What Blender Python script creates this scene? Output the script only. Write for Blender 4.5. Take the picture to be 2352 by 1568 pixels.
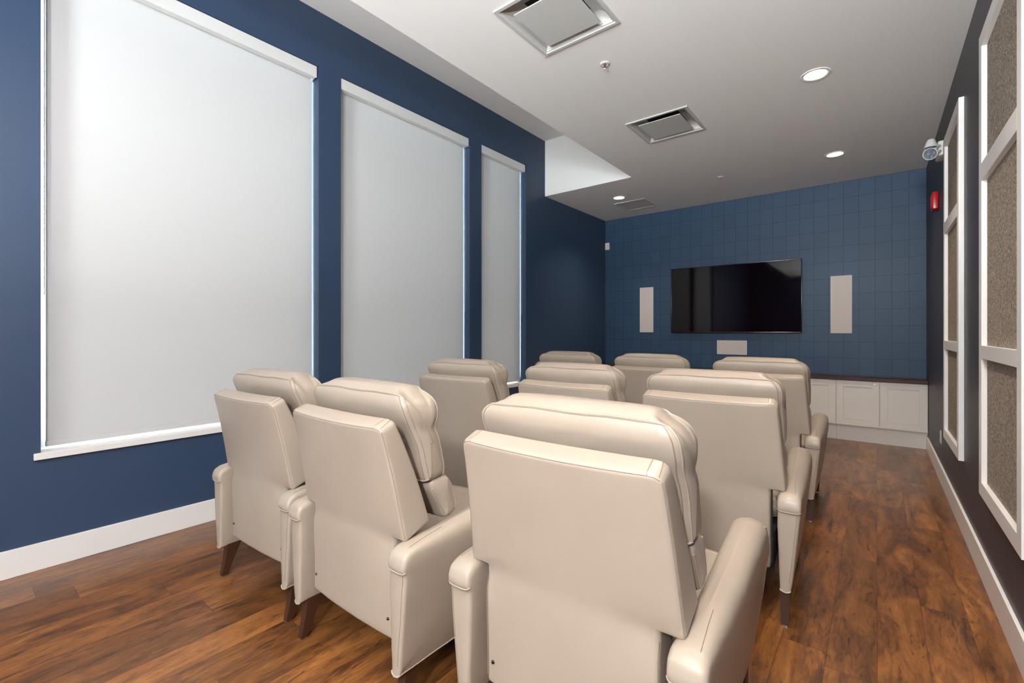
import bpy, bmesh, math, random
from mathutils import Vector, noise
C = bpy.context.scene.collection
for o in list(bpy.data.objects):
    bpy.data.objects.remove(o)
R = math.radians
H = 1.38                                             # camera height
XL, XR, YB, YR = -3.80, .47, 7.44, -4.6              # room: left, right, screen wall, rear
ZLO, ZHI, XREC, YREC = 3.36, 4.17, -2.457, 5.534     # dropped ceiling and the raised bay by the windows

# ------------------------------------------------------------------ camera, world, exposure
cam = bpy.data.cameras.new('camera')
cam.sensor_width = 36; cam.lens = 1048.63 / 2352 * 36; cam.shift_y = -22.8 / 2352
cam.clip_start = .02; cam.clip_end = 200
co = bpy.data.objects.new('camera', cam); C.objects.link(co)
co.location = (0, 0, H); co.rotation_euler = (R(90), 0, R(38.61))
sc = bpy.context.scene
sc.camera = co
sc.view_settings.view_transform = 'Standard'; sc.view_settings.look = 'None'
sc.view_settings.gamma = 1; sc.view_settings.use_curve_mapping = False
sc.view_settings.exposure = 0.13
world = bpy.data.worlds.new('world'); sc.world = world; world.use_nodes = True
bg = world.node_tree.nodes['Background']
SKY, GROUND_FILL = 8.0, 62.0                               # sky daylight, and an added glow below the horizon to lift the ceiling
def _world():
    nt = world.node_tree
    tc = nt.nodes.new('ShaderNodeTexCoord'); sp = nt.nodes.new('ShaderNodeSeparateXYZ'); nt.links.new(tc.outputs['Generated'], sp.inputs[0])
    rp = nt.nodes.new('ShaderNodeMapRange'); rp.inputs[1].default_value = -.12; rp.inputs[2].default_value = .0
    rp.inputs[3].default_value = GROUND_FILL; rp.inputs[4].default_value = SKY
    nt.links.new(sp.outputs[2], rp.inputs[0]); nt.links.new(rp.outputs[0], bg.inputs[1])
    bg.inputs[0].default_value = (.95, .98, 1.0, 1)
_world()
CAN_STRENGTH = 1.9                                    # face of a ceiling lamp
CAN_WATTS, BAY_WATTS = 130, 14                        # beam of a lamp in the dropped ceiling / in the raised bay
CAN_COLOR = (1, .82, .66)

UPLIGHT_WATTS = 285                                  # added uplighter, unseen behind the camera, for ceiling fill
# fill flash added behind the camera, out of view
fl = bpy.data.lights.new('fill_flash', 'SPOT'); fl.energy = 330; fl.color = (1, .99, .98); fl.spot_size = R(160); fl.spot_blend = 1; fl.shadow_soft_size = .12
fo = bpy.data.objects.new('fill_flash', fl); C.objects.link(fo); fo.location = (.15, -1.15, 2.35); fo.rotation_euler = (R(90 - 6), 0, R(36))
# ------------------------------------------------------------------ materials
def srgb(r, g, b):
    f = lambda v: (v / 255 / 12.92) if v / 255 <= .04045 else ((v / 255 + .055) / 1.055) ** 2.4
    return (f(r), f(g), f(b), 1)
def mat(name, col, rough=.5, metal=0, spec=.5, coat=0, bump=None, emit=None):
    m = bpy.data.materials.new(name); m.use_nodes = True
    nt = m.node_tree; p = nt.nodes['Principled BSDF']
    p.inputs['Base Color'].default_value = col
    p.inputs['Roughness'].default_value = rough; p.inputs['Metallic'].default_value = metal
    p.inputs['Specular IOR Level'].default_value = spec; p.inputs['Coat Weight'].default_value = coat
    if emit:
        p.inputs['Emission Color'].default_value = (*emit[0], 1); p.inputs['Emission Strength'].default_value = emit[1]
    if bump:
        n = nt.nodes.new('ShaderNodeTexNoise'); n.inputs['Scale'].default_value = bump[0]; n.inputs['Detail'].default_value = 4
        tc = nt.nodes.new('ShaderNodeTexCoord'); nt.links.new(tc.outputs['Object'], n.inputs['Vector'])
        b = nt.nodes.new('ShaderNodeBump'); b.inputs['Strength'].default_value = bump[1]; b.inputs['Distance'].default_value = bump[2]
        nt.links.new(n.outputs['Fac'], b.inputs['Height']); nt.links.new(b.outputs[0], p.inputs['Normal'])
    return m
def N(nt, t, **kw):
    n = nt.nodes.new(t)
    for k, v in kw.items(): setattr(n, k, v)
    return n
def M(nt, op, a, b=None):
    n = N(nt, 'ShaderNodeMath', operation=op)
    for i, v in enumerate((a, b)):
        if v is None: continue
        if isinstance(v, (int, float)): n.inputs[i].default_value = v
        else: nt.links.new(v, n.inputs[i])
    return n.outputs[0]
def MIX(nt, fac, a, b, mode='MIX'):
    n = N(nt, 'ShaderNodeMix', data_type='RGBA', blend_type=mode)
    for i, v in ((0, fac), (6, a), (7, b)):
        if isinstance(v, (int, float)): n.inputs[i].default_value = v
        elif isinstance(v, tuple): n.inputs[i].default_value = v
        else: nt.links.new(v, n.inputs[i])
    return n.outputs[2]

navy = mat('navy_paint', srgb(47, 66, 92), .45, spec=.5, bump=(90, .15, .002))
navy_warm = mat('navy_paint_warm_lit', srgb(58, 57, 68), .45, spec=.5, bump=(90, .15, .002))  # navy wall paint with warm grazing light put into its colour
cream = mat('ceiling_paint', srgb(240, 238, 235), .75, spec=.3, bump=(160, .25, .002))
white = mat('white_trim', srgb(242, 240, 237), .35, bump=(20, .03, .001))
cabwhite = mat('cabinet_white', srgb(232, 226, 218), .4, bump=(14, .03, .001))
leather = mat('cream_leather', srgb(219, 207, 191), .36, spec=.45, bump=(420, .10, .0007))
stitch = mat('leather_seam', srgb(140, 126, 110), .6)
walnut = mat('dark_walnut', srgb(66, 41, 27), .42, spec=.35, bump=(30, .05, .001))
metal = mat('brushed_metal', srgb(190, 190, 190), .3, metal=1)
dark = mat('black_fabric', srgb(20, 18, 17), .8)
grille = mat('speaker_grille', srgb(214, 207, 203), .6, bump=(600, .5, .002))
ventm = mat('vent_white_metal', srgb(196, 196, 192), .3, spec=.6)
ductm = mat('duct_dark', srgb(40, 40, 42), .7)
plastic = mat('white_plastic', srgb(214, 214, 212), .35)
redp = mat('red_plastic', srgb(190, 28, 34), .3)
lens = mat('lamp_lens', srgb(170, 185, 205), .1, metal=.8)
bezel = mat('tv_bezel', srgb(70, 66, 66), .22, metal=.9)
tvscreen = mat('tv_screen', srgb(13, 5, 8), .045, spec=.30)
emitm = mat('lamp_emitter', (1, 1, 1, 1), .5, emit=((1, .80, .50), CAN_STRENGTH))
jambm = navy

def leather_variation():
    nt = leather.node_tree; p = nt.nodes['Principled BSDF']
    tc = N(nt, 'ShaderNodeTexCoord'); n = N(nt, 'ShaderNodeTexNoise'); n.inputs['Scale'].default_value = 5; n.inputs['Detail'].default_value = 3
    nt.links.new(tc.outputs['Object'], n.inputs['Vector'])
    nt.links.new(MIX(nt, n.outputs['Fac'], srgb(161, 148, 134), srgb(171, 158, 144)), p.inputs['Base Color'])
leather_variation()

def floor_material():
    m = bpy.data.materials.new('wood_planks'); m.use_nodes = True; nt = m.node_tree; p = nt.nodes['Principled BSDF']
    L = nt.links.new
    tc = N(nt, 'ShaderNodeTexCoord'); sp = N(nt, 'ShaderNodeSeparateXYZ'); L(tc.outputs['Object'], sp.inputs[0])
    u = M(nt, 'DIVIDE', M(nt, 'ADD', sp.outputs[0], 10.028), .17); iu = M(nt, 'FLOOR', u)
    wn = N(nt, 'ShaderNodeTexWhiteNoise', noise_dimensions='1D'); L(iu, wn.inputs['W'])
    v = M(nt, 'ADD', M(nt, 'DIVIDE', sp.outputs[1], 1.22), M(nt, 'MULTIPLY', wn.outputs['Value'], 7)); iv = M(nt, 'FLOOR', v)
    cb = N(nt, 'ShaderNodeCombineXYZ'); L(iu, cb.inputs[0]); L(iv, cb.inputs[1])
    w2 = N(nt, 'ShaderNodeTexWhiteNoise', noise_dimensions='2D'); L(cb.outputs[0], w2.inputs['Vector'])
    # grain coordinates: stretched along the plank, shifted per plank
    gx = M(nt, 'MULTIPLY', sp.outputs[0], 7.5); gy = M(nt, 'MULTIPLY', sp.outputs[1], 1.7)
    g = N(nt, 'ShaderNodeCombineXYZ'); L(gx, g.inputs[0]); L(gy, g.inputs[1]); L(M(nt, 'MULTIPLY', w2.outputs['Value'], 37), g.inputs[2])
    n1 = N(nt, 'ShaderNodeTexNoise'); n1.inputs['Scale'].default_value = 1.15; n1.inputs['Detail'].default_value = 7
    n1.inputs['Roughness'].default_value = .6; n1.inputs['Distortion'].default_value = 1.1; L(g.outputs[0], n1.inputs['Vector'])
    n2 = N(nt, 'ShaderNodeTexNoise'); n2.inputs['Scale'].default_value = 4.5; n2.inputs['Detail'].default_value = 5
    n2.inputs['Distortion'].default_value = 2.0; L(g.outputs[0], n2.inputs['Vector'])
    fine = N(nt, 'ShaderNodeCombineXYZ'); L(M(nt, 'MULTIPLY', sp.outputs[0], 160), fine.inputs[0]); L(M(nt, 'MULTIPLY', sp.outputs[1], 6), fine.inputs[1])
    n3 = N(nt, 'ShaderNodeTexNoise'); n3.inputs['Scale'].default_value = 1; n3.inputs['Detail'].default_value = 3; L(fine.outputs[0], n3.inputs['Vector'])
    rp = N(nt, 'ShaderNodeValToRGB'); e = rp.color_ramp.elements
    e[0].position = .34; e[0].color = srgb(64, 38, 23); e[1].position = .72; e[1].color = srgb(176, 122, 70)
    for pos, c in ((.42, srgb(98, 62, 36)), (.50, srgb(125, 79, 42)), (.60, srgb(150, 98, 51))):
        x = e.new(pos); x.color = c
    L(M(nt, 'ADD', M(nt, 'MULTIPLY', n1.outputs['Fac'], .7), M(nt, 'MULTIPLY', n2.outputs['Fac'], .3)), rp.inputs[0])
    c1 = MIX(nt, M(nt, 'MULTIPLY', M(nt, 'SUBTRACT', .62, n3.outputs['Fac']), .35), rp.outputs[0], srgb(60, 30, 18))
    # dark pores / knots
    rk = N(nt, 'ShaderNodeValToRGB'); k = rk.color_ramp.elements; k[0].position = .30; k[0].color = (1, 1, 1, 1); k[1].position = .37; k[1].color = (0, 0, 0, 1)
    L(n2.outputs['Fac'], rk.inputs[0])
    c2 = MIX(nt, M(nt, 'MULTIPLY', rk.outputs[0], .6), c1, srgb(52, 26, 16))
    hs = N(nt, 'ShaderNodeHueSaturation'); L(c2, hs.inputs['Color'])
    L(M(nt, 'ADD', M(nt, 'MULTIPLY', w2.outputs['Value'], .42), .64), hs.inputs['Value'])
    # seams
    fu = M(nt, 'FRACT', u); fv = M(nt, 'FRACT', v)
    su = M(nt, 'LESS_THAN', M(nt, 'MINIMUM', fu, M(nt, 'SUBTRACT', 1, fu)), .008)
    sv = M(nt, 'LESS_THAN', M(nt, 'MINIMUM', fv, M(nt, 'SUBTRACT', 1, fv)), .0012)
    s = M(nt, 'MAXIMUM', su, sv)
    L(MIX(nt, M(nt, 'MULTIPLY', s, .55), hs.outputs[0], srgb(45, 22, 14)), p.inputs['Base Color'])
    p.inputs['Roughness'].default_value = .29; p.inputs['Specular IOR Level'].default_value = .5
    b = N(nt, 'ShaderNodeBump'); b.inputs['Strength'].default_value = .25; b.inputs['Distance'].default_value = .001
    L(M(nt, 'SUBTRACT', M(nt, 'MULTIPLY', n3.outputs['Fac'], .5), s), b.inputs['Height']); L(b.outputs[0], p.inputs['Normal'])
    return m
def tile_material():
    m = bpy.data.materials.new('navy_wall_squares'); m.use_nodes = True; nt = m.node_tree; p = nt.nodes['Principled BSDF']
    L = nt.links.new
    tc = N(nt, 'ShaderNodeTexCoord'); sp = N(nt, 'ShaderNodeSeparateXYZ'); L(tc.outputs['Object'], sp.inputs[0])
    u = M(nt, 'DIVIDE', M(nt, 'ADD', sp.outputs[0], 9.843), .1638); v = M(nt, 'DIVIDE', M(nt, 'ADD', sp.outputs[2], .2385), .2115)
    fu, fv = M(nt, 'FRACT', u), M(nt, 'FRACT', v)
    s = M(nt, 'MAXIMUM', M(nt, 'LESS_THAN', M(nt, 'MINIMUM', fu, M(nt, 'SUBTRACT', 1, fu)), .017),
          M(nt, 'LESS_THAN', M(nt, 'MINIMUM', fv, M(nt, 'SUBTRACT', 1, fv)), .013))
    cb = N(nt, 'ShaderNodeCombineXYZ'); L(M(nt, 'FLOOR', u), cb.inputs[0]); L(M(nt, 'FLOOR', v), cb.inputs[1])
    w = N(nt, 'ShaderNodeTexWhiteNoise', noise_dimensions='2D'); L(cb.outputs[0], w.inputs['Vector'])
    n = N(nt, 'ShaderNodeTexNoise'); n.inputs['Scale'].default_value = 120; n.inputs['Detail'].default_value = 3; L(tc.outputs['Object'], n.inputs['Vector'])
    col = MIX(nt, M(nt, 'ADD', M(nt, 'MULTIPLY', w.outputs['Value'], .5), M(nt, 'MULTIPLY', n.outputs['Fac'], .5)), srgb(44, 69, 96), srgb(51, 77, 105))
    L(MIX(nt, M(nt, 'MULTIPLY', s, .9), col, srgb(26, 38, 58)), p.inputs['Base Color'])
    p.inputs['Roughness'].default_value = .46; p.inputs['Specular IOR Level'].default_value = .42
    b = N(nt, 'ShaderNodeBump'); b.inputs['Strength'].default_value = .3; b.inputs['Distance'].default_value = .002
    L(M(nt, 'SUBTRACT', M(nt, 'MULTIPLY', n.outputs['Fac'], .5), s), b.inputs['Height']); L(b.outputs[0], p.inputs['Normal'])
    return m
def felt_material():
    m = bpy.data.materials.new('taupe_felt'); m.use_nodes = True; nt = m.node_tree; p = nt.nodes['Principled BSDF']; L = nt.links.new
    tc = N(nt, 'ShaderNodeTexCoord'); n = N(nt, 'ShaderNodeTexNoise'); n.inputs['Scale'].default_value = 90; n.inputs['Detail'].default_value = 6; n.inputs['Distortion'].default_value = 1.2
    L(tc.outputs['Object'], n.inputs['Vector'])
    rp = N(nt, 'ShaderNodeValToRGB'); e = rp.color_ramp.elements
    e[0].position = .36; e[0].color = srgb(96, 84, 74); e[1].position = .66; e[1].color = srgb(186, 172, 156)
    L(n.outputs['Fac'], rp.inputs[0]); L(rp.outputs[0], p.inputs['Base Color']); p.inputs['Roughness'].default_value = .95
    b = N(nt, 'ShaderNodeBump'); b.inputs['Strength'].default_value = .6; b.inputs['Distance'].default_value = .003
    L(n.outputs['Fac'], b.inputs['Height']); L(b.outputs[0], p.inputs['Normal'])
    return m
def blind_material():
    m = bpy.data.materials.new('blind_fabric'); m.use_nodes = True; nt = m.node_tree; L = nt.links.new
    p = nt.nodes['Principled BSDF']; p.inputs['Base Color'].default_value = srgb(194, 193, 192); p.inputs['Roughness'].default_value = .7
    p.inputs['Specular IOR Level'].default_value = .3
    t = N(nt, 'ShaderNodeBsdfTranslucent'); t.inputs[0].default_value = (.62, .64, .66, 1)
    mx = N(nt, 'ShaderNodeMixShader'); mx.inputs[0].default_value = .006
    L(p.outputs[0], mx.inputs[1]); L(t.outputs[0], mx.inputs[2]); L(mx.outputs[0], nt.nodes['Material Output'].inputs[0])
    tc = N(nt, 'ShaderNodeTexCoord'); n = N(nt, 'ShaderNodeTexNoise'); n.inputs['Scale'].default_value = 300
    L(tc.outputs['Object'], n.inputs['Vector']); b = N(nt, 'ShaderNodeBump'); b.inputs['Strength'].default_value = .1; b.inputs['Distance'].default_value = .001
    L(n.outputs['Fac'], b.inputs['Height']); L(b.outputs[0], p.inputs['Normal'])
    return m
def glass_material():
    m = bpy.data.materials.new('window_glass'); m.use_nodes = True; nt = m.node_tree; L = nt.links.new
    nt.nodes.remove(nt.nodes['Principled BSDF'])
    t = N(nt, 'ShaderNodeBsdfTransparent'); t.inputs[0].default_value = (.93, .97, .97, 1)
    g = N(nt, 'ShaderNodeBsdfGlossy'); g.inputs['Roughness'].default_value = .02
    mx = N(nt, 'ShaderNodeMixShader'); mx.inputs[0].default_value = .06
    L(t.outputs[0], mx.inputs[1]); L(g.outputs[0], mx.inputs[2]); L(mx.outputs[0], nt.nodes['Material Output'].inputs[0])
    return m
wood, tiles, felt, blindm, glass = floor_material(), tile_material(), felt_material(), blind_material(), glass_material()

# ------------------------------------------------------------------ mesh helpers
def add_box(bm, x0, x1, y0, y1, z0, z1, bev=0, seg=2):
    b = bmesh.new()
    vs = [b.verts.new((x, y, z)) for x in (x0, x1) for y in (y0, y1) for z in (z0, z1)]
    for f in ((0, 1, 3, 2), (4, 6, 7, 5), (0, 4, 5, 1), (2, 3, 7, 6), (0, 2, 6, 4), (1, 5, 7, 3)):
        b.faces.new([vs[i] for i in f])
    if bev: bmesh.ops.bevel(b, geom=b.edges[:] , offset=bev, segments=seg, affect='EDGES', profile=.5)
    me = bpy.data.meshes.new('t'); b.to_mesh(me); b.free(); bm.from_mesh(me); bpy.data.meshes.remove(me)
def add_lathe(bm, prof, n=32, c=(0, 0, 0), axis='z', rx=0, ry=0):
    """prof: (r, h) pairs; closed with poles where r == 0"""
    rings = []
    from mathutils import Matrix
    T = Matrix.Translation(c) @ Matrix.Rotation(ry, 4, 'Y') @ Matrix.Rotation(rx, 4, 'X')
    for r, h in prof:
        if r == 0: rings.append([bm.verts.new(T @ Vector((0, 0, h)))])
        else: rings.append([bm.verts.new(T @ Vector((r * math.cos(a), r * math.sin(a), h))) for a in (2 * math.pi * i / n for i in range(n))])
    for a, b in zip(rings, rings[1:]):
        for i in range(n):
            j = (i + 1) % n
            if len(a) == 1 and len(b) == 1: continue
            if len(a) == 1: bm.faces.new((a[0], b[i], b[j]))
            elif len(b) == 1: bm.faces.new((a[i], b[0], a[j]))
            else: bm.faces.new((a[i], b[i], b[j], a[j]))
def add_tube(bm, pts, r, n=6, closed=False):
    pts = [Vector(p) for p in pts]
    if len(pts) < 2: return
    rings = []; up = Vector((0, 0, 1)); L = len(pts)
    for i, p in enumerate(pts):
        a = pts[i - 1] if (i or closed) else p; b = pts[(i + 1) % L] if (i < L - 1 or closed) else p
        t = (b - a)
        if t.length < 1e-7: t = Vector((1, 0, 0))
        t.normalize(); s = t.cross(up)
        if s.length < .2: s = t.cross(Vector((0, 1, 0)))
        s.normalize(); q = s.cross(t)
        rings.append([bm.verts.new(p + s * r * math.cos(k * 2 * math.pi / n) + q * r * math.sin(k * 2 * math.pi / n)) for k in range(n)])
    # keep rings aligned
    for i in range(1, L):
        best = min(range(n), key=lambda o: (rings[i][o].co - rings[i - 1][0].co).length)
        rings[i] = rings[i][best:] + rings[i][:best]
    for i in range(L - 1 + (1 if closed else 0)):
        a, b = rings[i], rings[(i + 1) % L]
        for k in range(n): bm.faces.new((a[k], a[(k + 1) % n], b[(k + 1) % n], b[k]))
    if not closed:
        bm.faces.new(rings[0][::-1]); bm.faces.new(rings[-1])
def obj(name, bm, m, parent=None, smooth=True, angle=40):
    if name not in ('tube',): bmesh.ops.recalc_face_normals(bm, faces=bm.faces[:])
    me = bpy.data.meshes.new(name); bm.to_mesh(me); bm.free()
    me.materials.append(m)
    if smooth:
        me.shade_smooth()
        try: me.set_sharp_from_angle(angle=R(angle))
        except Exception: pass
    o = bpy.data.objects.new(name, me); C.objects.link(o)
    if parent: o.parent = parent
    return o
def box(name, m, parent, *a, bev=.002, **k):
    bm = bmesh.new(); add_box(bm, *a, bev=bev, **k); return obj(name, bm, m, parent, smooth=False)
def tag(o, label, cat, group=None):
    o['label'] = label; o['category'] = cat
    if group: o['group'] = group
    return o
def struct(o): o['kind'] = 'structure'; return o
def empty(name, loc=(0, 0, 0), rz=0):
    o = bpy.data.objects.new(name, None); C.objects.link(o); o.location = loc; o.rotation_euler = (0, 0, rz); o.empty_display_size = .1
    return o
def dup(root, loc=None, rz=None):
    r = root.copy(); C.objects.link(r)
    if loc is not None: r.location = loc
    if rz is not None: r.rotation_euler = (0, 0, rz)
    for ch in list(root.children):
        c = ch.copy(); C.objects.link(c); c.parent = r
        for g in list(ch.children):
            d = g.copy(); C.objects.link(d); d.parent = c
    return r

# ------------------------------------------------------------------ the room
struct(box('floor', wood, None, XL - .3, XR + .2, YR - .2, YB + .2, -.1, 0, bev=0))
struct(box('wall_back', tiles, None, XL - .3, XR + .2, YB, YB + .2, 0, 4.4, bev=0))
struct(box('wall_right', navy_warm, None, XR, XR + .2, YR - .2, YB, 0, 3.6, bev=0))
# wall behind the camera, with a window added to let in fill light
bm = bmesh.new(); RW = (-1.35, .42, .90, 3.30)
for a in ((XL - .3, RW[0], 0, 4.4), (RW[1], XR, 0, 4.4), (RW[0], RW[1], 0, RW[2]), (RW[0], RW[1], RW[3], 4.4)):
    add_box(bm, a[0], a[1], YR - .2, YR, a[2], a[3])
struct(obj('wall_rear', bm, navy, smooth=False))
bm = bmesh.new()
for a in ((RW[0], RW[0] + .06, RW[2], RW[3]), (RW[1] - .06, RW[1], RW[2], RW[3]), (RW[0] + .06, RW[1] - .06, RW[2], RW[2] + .06),
          (RW[0] + .06, RW[1] - .06, RW[3] - .06, RW[3]), (-.40, -.34, RW[2] + .06, RW[3] - .06)):
    add_box(bm, a[0], a[1], YR - .12, YR - .06, a[2], a[3])
w4 = struct(obj('window_4', bm, white, smooth=False))
box('glass_pane', glass, w4, RW[0] + .06, RW[1] - .06, YR - .094, YR - .088, RW[2] + .06, RW[3] - .06, bev=0)
# window wall
WIN = [(.365, 2.058), (2.269, 3.949), (4.157, 5.068)]; WZ0, WZ1 = .672, 3.688
bm = bmesh.new(); ys = [YR - .2] + [v for w in WIN for v in w] + [YB]
for i in range(0, len(ys), 2): add_box(bm, XL - .26, XL, ys[i], ys[i + 1], 0, 4.4)
for a, b in WIN:
    add_box(bm, XL - .26, XL, a, b, 0, WZ0); add_box(bm, XL - .26, XL, a, b, WZ1, 4.4)
bmesh.ops.remove_doubles(bm, verts=bm.verts[:], dist=1e-5)
struct(obj('wall_left', bm, navy, smooth=False))
# ceiling: dropped part, raised bay by the windows, its two faces
bm = bmesh.new()
def quad(*p): bm.faces.new([bm.verts.new(q) for q in p])
y0 = YR - .2
VENTS = [(-1.566, 2.422), (-1.585, 4.366)]; vh = .262; yy = y0
for vx, vy in VENTS:
    add_box(bm, XREC, XR + .2, yy, vy - vh, ZLO, ZLO + .05); add_box(bm, XREC, vx - vh, vy - vh, vy + vh, ZLO, ZLO + .05)
    add_box(bm, vx + vh, XR + .2, vy - vh, vy + vh, ZLO, ZLO + .05); yy = vy + vh
add_box(bm, XREC, XR + .2, yy, YB, ZLO, ZLO + .05); add_box(bm, XL - .26, XREC, YREC, YB, ZLO, ZLO + .05)
add_box(bm, XL - .26, XREC + .05, y0, YREC + .05, ZHI, ZHI + .05)
add_box(bm, XREC, XREC + .05, y0, YREC + .05, ZLO + .05, ZHI)
add_box(bm, XL - .26, XREC, YREC, YREC + .05, ZLO + .05, ZHI)
struct(obj('ceiling', bm, cream, smooth=False))
# baseboards
def board(name, *a):
    o = box(name, white, None, *a, bev=.003); return struct(o)
board('baseboard_left', XL, XL + .016, YR, YB - .2, 0, .156)
board('baseboard_right', XR - .016, XR, YR, 7.212, 0, .156)

# windows: frames, glass, stools, and roller blinds (each blind is a thing)
BX = -3.90
def blind(k, a, b):
    n = ('first', 'second', 'third')[k]
    f = bmesh.new(); X0, X1 = XL - .21, XL - .15
    mull = {0: (a + b) / 2, 1: (a + b) / 2}.get(k)
    for q in ((a, a + .05, WZ0, WZ1), (b - .05, b, WZ0, WZ1), (a + .05, b - .05, WZ0, WZ0 + .05), (a + .05, b - .05, WZ1 - .05, WZ1)):
        add_box(f, X0, X1, q[0], q[1], q[2], q[3])

    w = struct(obj('window_%d' % (k + 1), f, white, smooth=False))
    box('glass_pane', glass, w, X0 + .027, X0 + .033, a + .05, b - .05, WZ0 + .05, WZ1 - .05, bev=0)
    s = bmesh.new()                                   # stool: board in the opening with horns past its sides
    add_box(s, XL - .15, XL + .001, a + .001, b - .001, WZ0 - .004, WZ0 + .004)
    add_box(s, XL + .001, XL + .024, a - .03, b + .03, WZ0 - .034, WZ0 + .004, bev=.003)
    obj('window_stool', s, white, w, smooth=False)
    r = empty('roller_blind', (BX, (a + b) / 2, WZ0))
    label = ('widest white roller blind nearest the camera, with bead chain on its left',
             'middle white roller blind of the three, behind the back row chairs',
             'narrowest white roller blind, furthest along the window wall')[k]
    tag(r, label, 'window blind', 'white roller blinds on the window wall')
    ly0, ly1 = a - (a + b) / 2, b - (a + b) / 2; hz = WZ1 - WZ0
    g0, g1 = ly0 + (.030 if k == 0 else .010), ly1 - .010
    # fabric with a faint sag, as a thin sheet with thickness
    fb = bmesh.new(); nz, ny = 24, 20; zt, zb = hz - .06, .05
    grid = [[fb.verts.new((.0015 * math.sin(6 * i / ny + .4 * k) * math.sin(math.pi * j / nz), g0 + (g1 - g0) * i / ny, zb + (zt - zb) * j / nz)) for i in range(ny + 1)] for j in range(nz + 1)]
    for j in range(nz):
        for i in range(ny): fb.faces.new((grid[j][i], grid[j][i + 1], grid[j + 1][i + 1], grid[j + 1][i]))
    obj('blind_fabric', fb, blindm, r)
    bb = bmesh.new(); add_box(bb, -.008, .008, g0 - .002, g1 + .002, .018, .052, bev=.005, seg=3); obj('bottom_bar', bb, blindm, r, smooth=False)
    cs = bmesh.new()
    add_box(cs, .086, .093, ly0 + .002, ly1 - .012, hz - .100, hz - .003, bev=.002)       # fascia
    add_box(cs, -.02, .086, ly0 + .002, ly1 - .012, hz - .010, hz - .003)
    add_box(cs, .04, .086, ly0 + .002, ly1 - .012, hz - .100, hz - .094)
    for yy in (ly0 + .002, ly1 - .018): add_box(cs, -.02, .086, yy, yy + .006, hz - .100, hz - .010)
    obj('cassette', cs, plastic, r, smooth=False)
    t = bmesh.new(); add_tube(t, [(.0, ly0 + .02, hz - .05), (.0, ly1 - .03, hz - .05)], .026, 20); obj('roller_tube', t, blindm, r)
    # bead chain
    cm = bmesh.new(); yc = g0 - .008 if k == 0 else g1 + .004
    zc0 = (.93 if k == 0 else .95) + (0)
    nb = 150 if k == 0 else 120
    for s_ in (0, .012):
        for q in range(nb):
            z = zc0 + (hz - .1 - zc0) * q / nb
            bmesh.ops.create_icosphere(cm, subdivisions=1, radius=.0032 if k == 0 else .002, matrix=__import__('mathutils').Matrix.Translation((.022 + s_, yc, z)))
        add_tube(cm, [(.022 + s_, yc, zc0), (.022 + s_, yc, hz - .1)], .0009, 4)
    obj('bead_chain', cm, ventm, r)['label'] = 'bead chain loop'
for k, (a, b) in enumerate(WIN): blind(k, a, b)

# ------------------------------------------------------------------ low cabinets under the screen
YD, YK, CZ = 7.14, 7.212, .768
xs = [XR - .002 - .437 * i for i in range(10)]
cabs = ['white two-door low cabinet at the right wall, door with round lock', 'white two-door low cabinet second from the right wall',
        'white two-door low cabinet in the middle of the run under the screen', 'white two-door low cabinet second from the window wall',
        'white two-door low cabinet nearest the window wall corner']
def shaker(name, x0, x1, parent, lock=False):
    bm = bmesh.new(); z0, z1 = .206, .763; s = .072; g = .0022; x0 += g; x1 -= g
    add_box(bm, x0, x0 + s, YD, YD + .019, z0, z1); add_box(bm, x1 - s, x1, YD, YD + .019, z0, z1)
    add_box(bm, x0 + s, x1 - s, YD, YD + .019, z0, z0 + s + .004); add_box(bm, x0 + s, x1 - s, YD, YD + .019, z1 - s, z1)
    q = .0025; add_box(bm, x0 + s, x1 - s, YD + .016, YD + .019, z0 + s + .004, z1 - s)
    add_box(bm, x0 + s + q, x1 - s - q, YD + .007, YD + .016, z0 + s + .004 + q, z1 - s - q)
    d = obj(name, bm, cabwhite, parent, smooth=False)
    if lock:
        b = bmesh.new(); add_lathe(b, [(0, .004), (.006, .004), (.006, .006), (.013, .006), (.015, 0)], 20, (x1 - .045, YD, z1 - .030), rx=R(90))
        obj('lock', b, metal, d)['label'] = 'round metal lock'
for i in range(5):
    x1 = xs[2 * i]; x0 = max(xs[2 * i + 2] if 2 * i + 2 < 10 else XL + .01, XL + .002)
    r = empty('low_cabinet', ((x0 + x1) / 2, YK, 0)); lx = lambda v: v
    tag(r, cabs[i], 'cabinet', 'white low cabinets under the screen')
    r.location = (0, 0, 0)
    bm = bmesh.new()
    add_box(bm, x0 + .001, x1 - .001, YD + .032, YB - .003, .19, CZ); add_box(bm, x0 + .001, x1 - .001, YK, YB - .003, .0, .19)
    obj('body', bm, cabwhite, r, smooth=False)
    xm = xs[2 * i + 1] if i < 4 else (x0 + x1) / 2
    shaker('door', xm, x1 - (.004 if i == 0 else 0), r); shaker('door', x0, xm - (.005 if i == 0 else .0), r, lock=(i == 0))
r = box('countertop', walnut, None, XL + .002, XR - .003, YD - .02, YB - .002, CZ, .806, bev=.003)
tag(r, 'dark brown wood countertop running along the top of the white cabinets', 'countertop')

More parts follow.
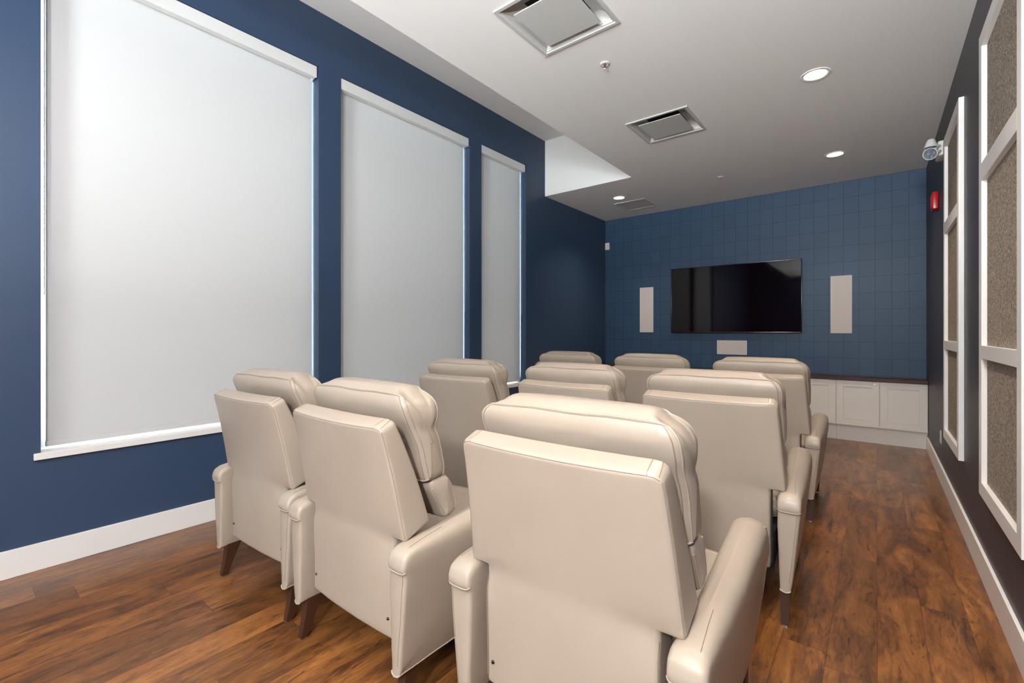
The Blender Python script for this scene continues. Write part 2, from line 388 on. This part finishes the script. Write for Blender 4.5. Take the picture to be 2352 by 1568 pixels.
# ------------------------------------------------------------------ television and speakers
t = empty('television', (-1.70, YB, 1.36)); tag(t, 'large flat black television mounted on the squared navy wall', 'television')
w, h = 1.80, 1.028
bm = bmesh.new(); add_box(bm, -w / 2 + .004, w / 2 - .004, -.055, -.030, .004, h - .004, bev=.003); add_box(bm, -.45, .45, -.030, -.002, .25, .8, bev=.004)
obj('housing', bm, dark, t)
bm = bmesh.new(); e = .011
for a in ((-w / 2, -w / 2 + e, 0, h), (w / 2 - e, w / 2, 0, h), (-w / 2 + e, w / 2 - e, h - e, h), (-w / 2 + e, w / 2 - e, 0, .018)):
    add_box(bm, a[0], a[1], -.063, -.052, a[2], a[3], bev=.002)
obj('bezel', bm, bezel, t)
box('screen', tvscreen, t, -w / 2 + e, w / 2 - e, -.060, -.055, .018, h - e, bev=0)
def speaker(x0, x1, z0, z1, label):
    s = empty('wall_speaker', ((x0 + x1) / 2, YB, z0)); hw = (x1 - x0) / 2; hh = z1 - z0
    tag(s, label, 'speaker', 'white in-wall speakers around the television')
    bm = bmesh.new(); b = .007
    for a in ((-hw, -hw + b, 0, hh), (hw - b, hw, 0, hh), (-hw + b, hw - b, 0, b), (-hw + b, hw - b, hh - b, hh)): add_box(bm, a[0], a[1], -.010, -.0005, a[2], a[3], bev=.001)
    obj('frame', bm, plastic, s); box('grille', grille, s, -hw + b, hw - b, -.008, -.0005, b, hh - b, bev=0)
speaker(-3.150, -2.914, 1.367, 2.124, 'tall narrow white speaker left of the television')
speaker(-.482, -.251, 1.358, 2.119, 'tall narrow white speaker right of the television')
speaker(-1.913, -1.495, 1.034, 1.247, 'wide short white speaker below the television')
s = empty('motion_sensor', (-3.752, YB, 2.835)); tag(s, 'small white motion sensor high in the left corner of the screen wall', 'sensor')
bm = bmesh.new(); add_box(bm, -.040, .040, -.028, -.001, 0, .125, bev=.006, seg=3); obj('case', bm, plastic, s)
bm = bmesh.new(); add_box(bm, -.026, .026, -.034, -.027, .02, .075, bev=.004); obj('sensor_window', bm, grille, s)

# ------------------------------------------------------------------ acoustic panels on the right wall
def panel(ya, yb, z0, z1, rails, label):
    p = empty('acoustic_panel', (XR, (ya + yb) / 2, z0)); tag(p, label, 'acoustic panel', 'framed taupe acoustic panels on the right wall')
    d = .030; hy = (yb - ya) / 2; hh = z1 - z0; s = .076; bm = bmesh.new()
    add_box(bm, -d, -.001, -hy, -hy + s, 0, hh, bev=.0015); add_box(bm, -d, -.001, hy - s, hy, 0, hh, bev=.0015)
    for zz in [(0, s), (hh - s, hh)] + [(q - z0, q2 - z0) for q, q2 in rails]: add_box(bm, -d, -.001, -hy + s, hy - s, zz[0], zz[1], bev=.0015)
    obj('frame', bm, white, p, smooth=False)
    zs = [s] + [v - z0 for q in rails for v in q] + [hh - s]
    for i in range(0, len(zs), 2): box('felt', felt, p, -.008, -.001, -hy + s, hy - s, zs[i], zs[i + 1], bev=0)
panel(4.372, 5.285, .492, 2.990, [(1.235, 1.305), (2.19, 2.285)], 'white framed taupe felt panel further along the wall, beneath the emergency light')
panel(2.625, 3.570, .492, 2.990, [(1.235, 1.305), (2.19, 2.285)], 'white framed taupe felt panel nearest the camera, cut by the photo edge')

# emergency light
e = empty('emergency_light', (XR, 5.40, 2.90)); tag(e, 'white two-headed emergency light high on the right wall behind a framed panel', 'emergency light')
bm = bmesh.new(); add_box(bm, -.060, -.001, -.06, .15, -.01, .115, bev=.012, seg=3); obj('battery_case', bm, plastic, e)
from mathutils import Matrix
def head(y, z, yaw, pitch):
    a = bmesh.new(); add_tube(a, [(-.05, y * .5, z * .6 + .03), (-.07, y * .75, z * .85 + .01), (-.092, y, z)], .011, 10)
    obj('arm', a, plastic, e)
    T = Matrix.Translation((-.112, y - .01, z)) @ Matrix.Rotation(yaw, 4, 'Z') @ Matrix.Rotation(pitch, 4, 'X') @ Matrix.Scale(.80, 4)
    b = bmesh.new(); add_lathe(b, [(0, -.055), (.028, -.055), (.034, -.045), (.058, .025), (.062, .032), (.057, .034), (.054, .026)], 28)
    b.transform(T); h = obj('lamp_head', b, plastic, e)
    b = bmesh.new(); add_lathe(b, [(0, .026), (.0545, .026), (.0545, .022), (0, .022)], 28)
    for q in range(3):
        an = q * 2.094 + .5; cx_, cy_ = .027 * math.cos(an), .027 * math.sin(an)
        add_lathe(b, [(.019, .026), (.020, .031), (.012, .030), (0, .027)], 14, (cx_, cy_, 0))
    b.transform(T); obj('lamp_lens', b, lens, h)
head(-.17, .055, R(-25), R(178)); head(-.20, -.025, R(-22), R(112))

f = empty('fire_alarm', (XR, 6.06, 2.565)); tag(f, 'red fire alarm strobe on the right wall past the far felt panel', 'fire alarm')
bm = bmesh.new(); add_box(bm, -.050, -.001, -.06, .06, 0, .17, bev=.010, seg=3); obj('case', bm, redp, f)
bm = bmesh.new(); add_box(bm, -.056, -.048, -.035, .035, .03, .14, bev=.004); obj('front_cover', bm, redp, f)
f = empty('wall_outlet', (XR, 5.80, .345)); tag(f, 'white outlet plate low on the right wall beside the far felt panel', 'outlet')
bm = bmesh.new(); add_box(bm, -.007, -.0005, -.036, .036, 0, .115, bev=.002); obj('cover_plate', bm, plastic, f)
for z in (.03, .085):
    bm = bmesh.new(); add_box(bm, -.010, -.007, -.016, .016, z - .014, z + .014, bev=.002); obj('socket', bm, plastic, f)

# ------------------------------------------------------------------ ceiling fittings
def rect_ring(bm, ho, hi, zo, zi):
    a = [bm.verts.new((sx * ho, sy * ho, zo)) for sx, sy in ((-1, -1), (1, -1), (1, 1), (-1, 1))]
    b = [bm.verts.new((sx * hi, sy * hi, zi)) for sx, sy in ((-1, -1), (1, -1), (1, 1), (-1, 1))]
    for i in range(4): j = (i + 1) % 4; bm.faces.new((a[i], a[j], b[j], b[i]))
def diffuser(x, y, label, flat=False, hs=.288):
    v = empty('ceiling_vent', (x, y, ZLO)); tag(v, label, 'ceiling vent', 'square white ceiling vents')
    bm = bmesh.new()
    rect_ring(bm, hs, hs, -.0005, -.010); rect_ring(bm, hs, hs - .022, -.010, -.010); rect_ring(bm, hs - .022, hs - .026, -.010, -.004)
    if not flat:
        rect_ring(bm, hs - .026, hs - .034, -.004, -.002)
        a, za = hs - .034, -.002
        for t in range(1, 8):
            u = t / 7; b, zb = hs - .034 - .075 * (1 - math.cos(u * 1.45)), -.002 + .066 * math.sin(u * 1.45)
            rect_ring(bm, a, b, za, zb); a, za = b, zb
        rect_ring(bm, a, .150, za, za + .001)
    else: rect_ring(bm, hs - .026, hs - .03, -.004, -.001)
    obj('frame', bm, ventm, v, smooth=False)
    if flat: box('grille', grille, v, -hs + .03, hs - .03, -hs + .03, hs - .03, -.005, -.001, bev=0)
    else:
        d = bmesh.new(); rect_ring(d, .152, .150, .0645, .0645); vs = [d.verts.new((sx * .150, sy * .150, .0645)) for sx, sy in ((-1, -1), (1, -1), (1, 1), (-1, 1))]
        d.faces.new(vs); obj('duct_opening', d, ductm, v, smooth=False)
        bm = bmesh.new(); add_box(bm, -.197, .197, -.197, .197, -.016, -.009, bev=.0025); obj('centre_plate', bm, ventm, v, smooth=False)
        for sx in (-1, 1): box('bracket', ventm, v, sx * .11 - .01, sx * .11 + .01, -.012, .012, -.010, .060, bev=0)
diffuser(-1.566, 2.422, 'square white ceiling vent nearest the camera, cut by the top of the photo')
diffuser(-1.585, 4.366, 'square white ceiling vent in the middle, with dark gap showing above its plate')
diffuser(-2.939, 6.765, 'flat square white ceiling vent far away beside a ceiling light', flat=True, hs=.245)

def can(x, y, z, label, group='lit round recessed ceiling lights'):
    c = empty('recessed_light', (x, y, z)); tag(c, label, 'ceiling light', group)
    bm = bmesh.new(); add_lathe(bm, [(.100, -.0005), (.099, -.005), (.090, -.007), (.078, -.004), (.077, -.0005)], 40); obj('trim_ring', bm, white, c)
    bm = bmesh.new(); add_lathe(bm, [(0, -.0032), (.077, -.0032), (.077, -.001), (0, -.001)], 40); obj('lamp_disc', bm, emitm, c)['label'] = 'glowing warm lamp disc'
    l = bpy.data.lights.new('lamp_beam', 'SPOT'); l.energy = CAN_WATTS if z == ZLO else BAY_WATTS; l.color = CAN_COLOR
    l.spot_size = R(116); l.spot_blend = 1; l.shadow_soft_size = .06
    lo = bpy.data.objects.new('lamp_beam', l); C.objects.link(lo); lo.parent = c; lo.location = (0, 0, -.012)
can(-.368, 4.208, ZLO, 'largest glowing recessed light, nearest the camera on the right')
can(-.363, 6.236, ZLO, 'glowing recessed light on the right, near the screen wall')
can(-2.979, 6.271, ZLO, 'glowing recessed light on the left beside the flat ceiling vent')
can(-.37, 2.18, ZLO, 'recessed light over the right chairs, above the photo edge')
can(-.37, .15, ZLO, 'recessed light over the camera')
can(-.37, -1.88, ZLO, 'recessed light on the right behind the camera')
can(-2.98, 4.10, ZHI, 'recessed light in the raised bay between the second and third blinds')
can(-2.98, 2.15, ZHI, 'recessed light in the raised bay between the first and second blinds')
can(-2.98, .15, ZHI, 'recessed light in the raised bay beside the first blind')
can(-2.98, -1.88, ZHI, 'recessed light in the raised bay behind the camera')

u = empty('fill_uplighter', (-.30, -1.5, 0)); tag(u, 'added fill uplighter on a stand, unseen behind the camera', 'added fill light')  # lamp added to bounce soft light off the ceiling
bm = bmesh.new(); add_lathe(bm, [(0, 0), (.14, 0), (.14, .018), (.03, .028), (0, .028)], 36); obj('base', bm, metal, u)
bm = bmesh.new(); add_lathe(bm, [(0, .028), (.012, .028), (.012, 1.42), (0, 1.42)], 16); obj('pole', bm, metal, u)
bm = bmesh.new(); add_lathe(bm, [(0, 1.41), (.03, 1.42), (.16, 1.47), (.20, 1.53), (.195, 1.53), (.155, 1.478), (.03, 1.43), (0, 1.43)], 36); obj('lamp_shade', bm, plastic, u)
l = bpy.data.lights.new('uplight_beam', 'AREA'); l.shape = 'DISK'; l.size = .26; l.energy = UPLIGHT_WATTS; l.color = (.97, .98, 1)
lo = bpy.data.objects.new('uplight_beam', l); C.objects.link(lo); lo.parent = u; lo.location = (0, 0, 1.525); lo.rotation_euler = (R(180), 0, 0)

def sprinkler(x, y, label, flat=False):
    s = empty('sprinkler', (x, y, ZLO)); tag(s, label, 'sprinkler', 'white ceiling sprinklers')
    if flat:
        bm = bmesh.new(); add_lathe(bm, [(.040, -.0005), (.039, -.005), (.030, -.008), (.026, -.005)], 28); obj('escutcheon', bm, plastic, s)
        bm = bmesh.new(); add_lathe(bm, [(.026, -.001), (.022, -.013), (.010, -.015), (0, -.015)], 24); obj('cover_plate', bm, ventm, s); return
    bm = bmesh.new(); add_lathe(bm, [(.036, -.0005), (.035, -.006), (.024, -.010), (.016, -.004), (0, -.004)], 28); obj('escutcheon', bm, plastic, s)
    bm = bmesh.new(); add_lathe(bm, [(0, -.004), (.009, -.004), (.009, -.016), (0, -.016)], 12)
    for sx in (-1, 1): add_tube(bm, [(sx * .006, 0, -.014), (sx * .013, 0, -.026), (sx * .003, 0, -.042)], .0022, 6)
    obj('sprinkler_body', bm, metal, s)
    bm = bmesh.new(); add_lathe(bm, [(0, -.042), (.013, -.042), (.013, -.044), (0, -.044)], 16); obj('deflector', bm, plastic, s)
    bm = bmesh.new(); add_lathe(bm, [(0, -.017), (.0022, -.019), (.0022, -.038), (0, -.040)], 8); obj('glass_bulb', bm, redp, s)
sprinkler(-1.570, 3.065, 'small white sprinkler between the two nearest ceiling vents')
sprinkler(-1.566, 6.230, 'small white sprinkler near the screen wall', flat=True)

# ------------------------------------------------------------------ recliner
def smooth_loop(pts, sub=6):
    """pts (y, z[, 's']) closed; 's' marks a corner kept sharp"""
    P = [Vector((p[0], p[1])) for p in pts]; S = [len(p) > 2 for p in pts]; n = len(P); out = []; idx = []
    for i in range(n):
        p0, p1, p2, p3 = P[i - 1], P[i], P[(i + 1) % n], P[(i + 2) % n]
        L = (p2 - p1).length
        m1 = (p2 - p0) * .5 if not S[i] else (p2 - p1) * .6
        m2 = (p3 - p1) * .5 if not S[(i + 1) % n] else (p2 - p1) * .6
        if m1.length > L: m1 = m1.normalized() * L
        if m2.length > L: m2 = m2.normalized() * L
        idx.append(len(out))
        for k in range(sub):
            t = k / sub; t2, t3 = t * t, t ** 3
            out.append(p1 * (2 * t3 - 3 * t2 + 1) + m1 * (t3 - 2 * t2 + t) + p2 * (-2 * t3 + 3 * t2) + m2 * (t3 - t2))
    return out, idx
def slab(bm, pts, xa, xb, rf, crown=0, bulge=0, mid=14, sub=6, wr=0, seed=0, relax=0):
    """Loft the side outline (y, z) from x = xa(y, z) to x = xb(y, z); rf(y, z) is the edge rounding.
    Returns (loops, idx): loops run left to right; loop number NR is the middle of the left rounding."""
    O, idx = smooth_loop(pts, sub); n = len(O)
    area = sum(O[i].x * O[(i + 1) % n].y - O[(i + 1) % n].x * O[i].y for i in range(n)); sg = 1 if area > 0 else -1
    nor = []
    for i in range(n):
        t = O[(i + 1) % n] - O[i - 1]; t = t.normalized() if t.length > 1e-9 else Vector((1, 0)); nor.append(Vector((t.y, -t.x)) * sg)
    cen = sum(O, Vector((0, 0))) / n
    loops = []
    def ring(side, s=1.0, phi=None, t=None):
        L = []
        for i, p in enumerate(O):
            x0, x1, r = xa(p.x, p.y), xb(p.x, p.y), rf(p.x, p.y)
            if t is not None:
                q = p + nor[i] * crown * (1 - (2 * t - 1) ** 4); x = (x0 + r) + (x1 - x0 - 2 * r) * t
            else:
                ins = r * (1 - math.sin(phi)); q = p - nor[i] * ins; off = r * (1 - math.cos(phi))
                if s < 1: q = cen + (q - cen) * s; x0, x1 = xa(q.x, q.y), xb(q.x, q.y)
                x = x0 + off - bulge * (1 - s * s) if side < 0 else x1 - off + bulge * (1 - s * s)
            L.append(Vector((x, q.x, q.y)))
        return L
    ph = [0, 18, 36, 54, 72]
    for s in (.12, .35, .6, .8, .93): loops.append(ring(-1, s, 0.0))
    for a in ph: loops.append(ring(-1, 1, R(a)))
    for k in range(mid + 1): loops.append(ring(0, t=k / mid))
    for a in ph[::-1]: loops.append(ring(1, 1, R(a)))
    for s in (.93, .8, .6, .35, .12): loops.append(ring(1, s, 0.0))
    if wr:
        for L in loops:
            for v in L:
                f = Vector((v.x * 9 + seed, v.y * 9, v.z * 14)); v += noise.noise_vector(f) * wr
                f = Vector((v.x * 22 + seed, v.y * 10, v.z * 12)); v += noise.noise_vector(f) * wr * .3
    V = [[bm.verts.new(v) for v in L] for L in loops]
    for a, b in zip(V, V[1:]):
        for i in range(n): j = (i + 1) % n; bm.faces.new((a[i], a[j], b[j], b[i]))
    bm.faces.new(V[0]); bm.faces.new(V[-1][::-1])
    if relax:                                         # soften the side faces and their edges
        K = 10
        for _ in range(relax): bmesh.ops.smooth_vert(bm, verts=[v for L in V[:K] + V[-K:] for v in L], factor=.5, use_axis_x=True, use_axis_y=True, use_axis_z=True)
        for _ in range(2): bmesh.ops.smooth_vert(bm, verts=[v for L in V for v in L], factor=.5, use_axis_x=True, use_axis_y=True, use_axis_z=True)
        loops = [[v.co.copy() for v in L] for L in V]
    return loops, idx
SIDE_L, SIDE_R = 7, -8          # loops in the middle of the left / right edge rounding

def seam_path(loops, i0, i1, step=1, lp=SIDE_L, rp=SIDE_R):
    """up the left edge from outline index i0 to i1, across at i1, down the right edge"""
    rng = list(range(i0, i1 + (1 if i1 > i0 else -1), step if i1 > i0 else -step))
    n = len(loops[0]); L = [loops[lp][i % n] for i in rng]
    X = [loops[k][i1 % n] for k in range(lp + 1, len(loops) + rp)]
    Rr = [loops[rp][i % n] for i in rng[::-1]]
    return L + X + Rr

def make_recliner():
    root = empty('recliner')
    # ---- back shell: wide upper back with a narrower lower panel between the arms
    def hw(z): return .350 - (z - .613) / (1.042 - .613) * .030 if z >= .613 else .284
    def yr(x, z):
        if z >= .613: b = (1.042 - z) / (1.042 - .613) * .083; b += .012 * math.sin(math.pi * (z - .613) / .429) * .5
        else: b = .083 + (.613 - z) * .02
        u = min(1, abs(x) / .35); b -= .020 * (1 - u ** 2.4)
        for sx in (-1, 1):
            d2 = ((x - sx * .275) / .05) ** 2 + ((z - .60) / .035) ** 2; b += .012 * math.exp(-d2)
            d2 = ((x - sx * .20) / .09) ** 2 + ((z - .625) / .02) ** 2; b += .003 * math.exp(-d2)
        b += .0018 * noise.noise(Vector((x * 7, 0, z * 7)))
        return b
    def yf(x, z):
        if z >= .613: t = (1.042 - z) / (1.042 - .613); return .060 + t * .146 + .010 * math.sin(math.pi * t)
        return .20
    def zf(x, z):                                     # height of the front sheet for a rear height z
        t = max(0, (z - .613) / (1.042 - .613)); return z + .045 * (1 - t) * (1 if z >= .613 else 0) + .026 * t
    us = [-1, -.945, -.885] + [-.8143 + .8143 * 2 * i / 14 for i in range(15)] + [.885, .945, 1]
    zs = [.236, .27, .32, .38, .44, .50, .55, .585, .613, .64, .68, .73, .78, .83, .88, .93, .975, 1.010, 1.042]
    nc = len(us); inner = [3, nc - 4]; JZ = 8
    bm = bmesh.new(); F, B = {}, {}
    def X(i, z):
        if z >= .613: return us[i] * hw(z)
        return us[i] / .8143 * .284
    for j, z in enumerate(zs):
        for i in range(nc):
            if j < JZ and not (inner[0] <= i <= inner[1]): continue
            x = X(i, z); uu = abs(us[i]); zz = z - ((.005 * (1 - uu ** 2) + (.016 if uu == 1 else .003 if uu > .94 else 0)) if j == len(zs) - 1 else .004 if (j == len(zs) - 2 and uu == 1) else 0)
            B[i, j] = bm.verts.new((x, yr(x, z), zz)); F[i, j] = bm.verts.new((x, yf(x, z), zf(x, zz)))
    cells = [(i, j) for j in range(len(zs) - 1) for i in range(nc - 1) if j >= JZ or (inner[0] <= i < inner[1])]
    cs = set(cells); sharp = []
    for i, j in cells:
        bm.faces.new((B[i, j], B[i + 1, j], B[i + 1, j + 1], B[i, j + 1])); bm.faces.new((F[i, j], F[i, j + 1], F[i + 1, j + 1], F[i + 1, j]))
        for (di, dj), (a, b) in {(-1, 0): ((i, j), (i, j + 1)), (1, 0): ((i + 1, j), (i + 1, j + 1)), (0, -1): ((i, j), (i + 1, j)), (0, 1): ((i, j + 1), (i + 1, j + 1))}.items():
            if (i + di, j + dj) not in cs:
                bm.faces.new((B[a], B[b], F[b], F[a]))
    bmesh.ops.recalc_face_normals(bm, faces=bm.faces[:])
    bm.edges.ensure_lookup_table()
    ed = [e for e in bm.edges if len(e.link_faces) == 2 and e.calc_face_angle(0) > R(48)]
    bmesh.ops.bevel(bm, geom=ed, offset=.0145, segments=5, affect='EDGES', profile=.5, clamp_overlap=True)
    bm.normal_update(); from mathutils.bvhtree import BVHTree
    tree = BVHTree.FromBMesh(bm)
    def onto(path, lift=.0002):
        out = []
        for p in path:
            c, nn, _, _ = tree.find_nearest(Vector(p)); out.append(c + nn * lift)
        return out
    shell = obj('back_shell', bm, leather, root, angle=60)
    sm = bmesh.new(); E = .0036
    top = [(us[i] * hw(1.042), yr(us[i] * hw(1.042), 1.042) + E, 1.042 - .005 * (1 - us[i] ** 2) - (.003 if abs(us[i]) > .94 else 0) - E) for i in range(1, nc - 1)]
    top = [(-hw(1.04) + .006, yr(.31, 1.042) + E + .001, 1.0285)] + top + [(hw(1.04) - .006, yr(.31, 1.042) + E + .001, 1.0285)]
    add_tube(sm, onto(top), .0016, 5)
    for sx in (-1, 1):
        add_tube(sm, onto([(sx * (hw(z) - E), yr(hw(z), z) + E, z) for z in [1.024, 1.008] + zs[-3:JZ:-1] + [.630]]), .0013, 5)
        add_tube(sm, [(sx * .281, yr(.284, z) + .0022, z) for z in (.588, .54, .5, .44, .38, .32, .26)], .0012, 5)
        for q in (.282, .311):                        # the two tucks over the top corners
            add_tube(sm, onto([(sx * (q - .004 * t), .001 + t * .058, 1.036 + .034 * t) for t in (0, .12, .25, .4, .55, .7, .85, 1)]), .0012, 5)
    obj('seam', sm, stitch, shell)
    for sx in (-1, 1):
        b = bmesh.new(); add_lathe(b, [(0, .005), (.004, .004), (.0062, .001), (.0062, -.004), (0, -.004)], 14, (sx * .255, yr(.255, .31), .312), rx=R(90)); obj('bolt', b, bezel, root)['label'] = 'small round metal bolt'
    # ---- head cushion
    head = [(.203, .798, 's'), (.184, .87), (.158, .965), (.119, 1.04), (.099, 1.090), (.096, 1.120), (.104, 1.144, 's'), (.145, 1.166), (.190, 1.171), (.232, 1.160),
            (.262, 1.115), (.269, 1.060), (.259, 1.010, 's'), (.275, .975), (.293, .90), (.303, .845), (.295, .806, 's'), (.25, .795)]
    def w_head(z, W=.336, Rc=.085, top=1.160):
        c = top - Rc; W = W - .007 * math.exp(-((z - 1.008) / .018) ** 2)
        return W if z <= c else W - Rc + math.sqrt(max(1e-6, Rc * Rc - min(z - c, Rc * .985) ** 2))
    bm = bmesh.new()
    loops, idx = slab(bm, head, lambda y, z: -w_head(z), lambda y, z: w_head(z), lambda y, z: .030, crown=.004, bulge=.006, mid=34, sub=6, wr=.0032, seed=3, relax=4)
    hc = obj('head_cushion', bm, leather, root, angle=75)
    n = len(loops[0])
    bm = bmesh.new(); add_tube(bm, seam_path(loops, idx[16], idx[9]), .0038, 7); obj('piping', bm, leather, hc, angle=90)
    bm = bmesh.new(); add_tube(bm, seam_path(loops, idx[0], idx[6]), .0038, 7); add_tube(bm, [loops[k][idx[0]] for k in range(SIDE_L, len(loops) + SIDE_R + 1)], .0036, 7)
    obj('piping', bm, leather, hc, angle=90)
    bm = bmesh.new()
    add_tube(bm, seam_path(loops, idx[0], idx[6] - 1, lp=SIDE_L + 2, rp=SIDE_R - 2), .0019, 5)
    obj('seam', bm, stitch, hc)
    # ---- lumbar cushion
    lum = [(.298, .634, 's'), (.262, .70), (.225, .768), (.232, .800), (.275, .808), (.318, .800, 's'), (.345, .755), (.364, .700), (.368, .655, 's'), (.335, .632)]
    bm = bmesh.new()
    loops, idx = slab(bm, lum, lambda y, z: -.332, lambda y, z: .332, lambda y, z: .022, crown=.010, bulge=.008, mid=26, sub=6, wr=.0045, seed=9, relax=5)
    lc = obj('lumbar_cushion', bm, leather, root, angle=75)
    for lp in (SIDE_L, SIDE_R):
        for a, b in ((0, 2), (5, 8)):
            bm = bmesh.new(); add_tube(bm, loops[lp][idx[a]:idx[b] + 1], .0036, 7); obj('piping', bm, leather, lc, angle=90)
    # ---- seat cushion, seat base, footrest
    seat = [(.37, .39, 's'), (.34, .44), (.37, .485), (.50, .505), (.70, .510), (.86, .500), (.935, .470), (.945, .42), (.92, .385, 's'), (.65, .38)]
    bm = bmesh.new(); loops, idx = slab(bm, seat, lambda y, z: -.298, lambda y, z: .298, lambda y, z: .025, crown=.010, bulge=.0, mid=24, wr=.004, seed=5)
    st = obj('seat_cushion', bm, leather, root, angle=75)
    bm = bmesh.new(); add_tube(bm, seam_path(loops, idx[3], idx[5]), .0036, 7); obj('piping', bm, leather, st, angle=90)
    fr = [(.90, .19, 's'), (.90, .37, 's'), (.935, .375), (.955, .34), (.945, .26), (.925, .195)]
    bm = bmesh.new(); slab(bm, fr, lambda y, z: -.294, lambda y, z: .294, lambda y, z: .018, crown=.006, mid=20, wr=.003, seed=7); obj('footrest', bm, leather, root, angle=75)
    bm = bmesh.new(); add_box(bm, -.292, .292, .14, .88, .215, .375, bev=.006); obj('seat_base', bm, dark, root)
    # ---- arms
    armp = [(.038, .168, 's'), (.036, .34), (.036, .530), (.030, .543, 's'), (.026, .556), (.027, .575), (.037, .600), (.070, .618), (.20, .632), (.50, .655), (.76, .676), (.855, .674),
            (.905, .640), (.912, .58), (.890, .44), (.845, .28), (.800, .185, 's'), (.60, .172), (.30, .166)]
    def xo(y, z):
        k = min(1, max(0, (z - .17) / .40)) ** .8; f = min(1, max(0, (y - .05) / .80))
        return .370 + .004 * f + (.042 + .010 * f) * k + .003 * math.sin(math.pi * f)
    def xi(y, z):
        f = min(1, max(0, (y - .25) / .60)); return .326 - (.010 + .014 * f) * min(1, max(0, (z - .17) / .3))
    def ra(y, z):
        k = min(1, max(0, (z - .55) / .08)); f = min(1, max(0, (y - .03) / .30))
        return .013 + (.010 + .026 * f) * k
    for sx in (-1, 1):
        bm = bmesh.new()
        if sx > 0: loops, idx = slab(bm, armp, xi, xo, ra, crown=.002, bulge=.003, mid=5, sub=7, wr=.0018, seed=11)
        else: loops, idx = slab(bm, armp, lambda y, z: -xo(y, z), lambda y, z: -xi(y, z), ra, crown=.002, bulge=.003, mid=5, sub=7, wr=.0018, seed=21)
        arm = obj('armrest', bm, leather, root, angle=60)
        outer, inr = (SIDE_R, SIDE_L) if sx > 0 else (SIDE_L, SIDE_R); n = len(loops[0])
        bm = bmesh.new()
        add_tube(bm, [loops[outer][i % n] for i in range(idx[16], n + 1)], .0034, 6)       # along the bottom of the outer side
        rr = range(SIDE_L - 1, len(loops) + SIDE_R + 2)
        add_tube(bm, [loops[k][0] for k in rr], .0034, 6)                                   # across the rear bottom
        add_tube(bm, [loops[k][idx[3]] + Vector((0, -.0005, .012 * abs((loops[k][0].x - (xo(.03, .2) + xi(.03, .2)) / 2 * sx) / .025) ** 3 * .5)) for k in rr], .0026, 6)  # lip under the rear end of the arm top
        add_tube(bm, [loops[outer][i % n] for i in range(idx[11], idx[16] + 1)], .0030, 6)  # front edge
        obj('piping', bm, leather, arm, angle=90)
        bm = bmesh.new()
        ko = len(loops) - 11 if sx > 0 else 10
        add_tube(bm, [loops[ko][i] + Vector((0, -.0004, 0)) for i in range(2, idx[3] - 1)], .0011, 5)      # vertical seam on the rear face
        obj('seam', bm, stitch, arm); bm = bmesh.new()
        add_tube(bm, [loops[ko][i] + Vector((0, 0, .0006)) for i in range(idx[7], idx[8] + 2)], .0011, 5)  # seam running forward on the arm top
        obj('seam', bm, stitch, arm)
    # ---- legs: tapered dark wood, raked backward at the rear and forward at the front
    for sx in (-1, 1):
        for front in (0, 1):
            xc = sx * .345
            if not front: T = [(.075, .150), (.048, .080)]
            else: T = [(.74, .82), (.80, .84)]
            bm = bmesh.new(); q = []
            for (ya, yb), z, w_ in ((T[0], .178, .022), ((T[0][0] * .5 + T[1][0] * .5 + (.003 if not front else -.003), T[0][1] * .45 + T[1][1] * .55), .09, .019), (T[1], .006, .015)):
                q.append([bm.verts.new((xc + a * w_, y, z)) for a, y in ((-1, ya), (1, ya), (1, yb), (-1, yb))])
            for a, b in zip(q, q[1:]):
                for i in range(4): j = (i + 1) % 4; bm.faces.new((a[i], a[j], b[j], b[i]))
            bm.faces.new(q[0]); bm.faces.new(q[-1])
            bmesh.ops.bevel(bm, geom=bm.edges[:], offset=.0015, segments=2, affect='EDGES')
            lg = obj('leg', bm, walnut, root)
            b = bmesh.new(); add_box(b, xc - .013, xc + .013, T[1][0] + .003, T[1][1] - .003, 0, .007, bev=.001); obj('glide', b, metal, lg)
    return root
proto = make_recliner()
G = 'cream leather recliners in three rows of three'
chairs = [
 (-.711, 1.045, 1.94, 'largest cream leather recliner, in the nearest row on the right, brightly lit'),
 (-1.675, .959, .46, 'cream leather recliner in the middle of the nearest row, both side bolts visible'),
 (-2.537, .955, 2.95, 'cream leather recliner in the nearest row beside the window wall'),
 (-.678, 2.396, 3.4, 'cream leather recliner in the second row by the aisle, one rear leg showing'),
 (-1.542, 2.408, 3.2, 'cream leather recliner in the middle of the second row'),
 (-2.400, 2.290, 4.2, 'cream leather recliner in the second row in front of the middle blind'),
 (-.724, 3.884, 1.6, 'cream leather recliner in the far row by the aisle, nearest the cabinets'),
 (-1.635, 3.930, .29, 'cream leather recliner in the middle of the far row'),
 (-2.500, 3.916, 1.32, 'cream leather recliner in the far row by the window wall, only its top showing')]
for i, (x, y, a, lab) in enumerate(chairs):
    o = proto if i == 0 else dup(proto)
    o.location = (x, y, 0); o.rotation_euler = (0, 0, R(a)); tag(o, lab, 'recliner', G)
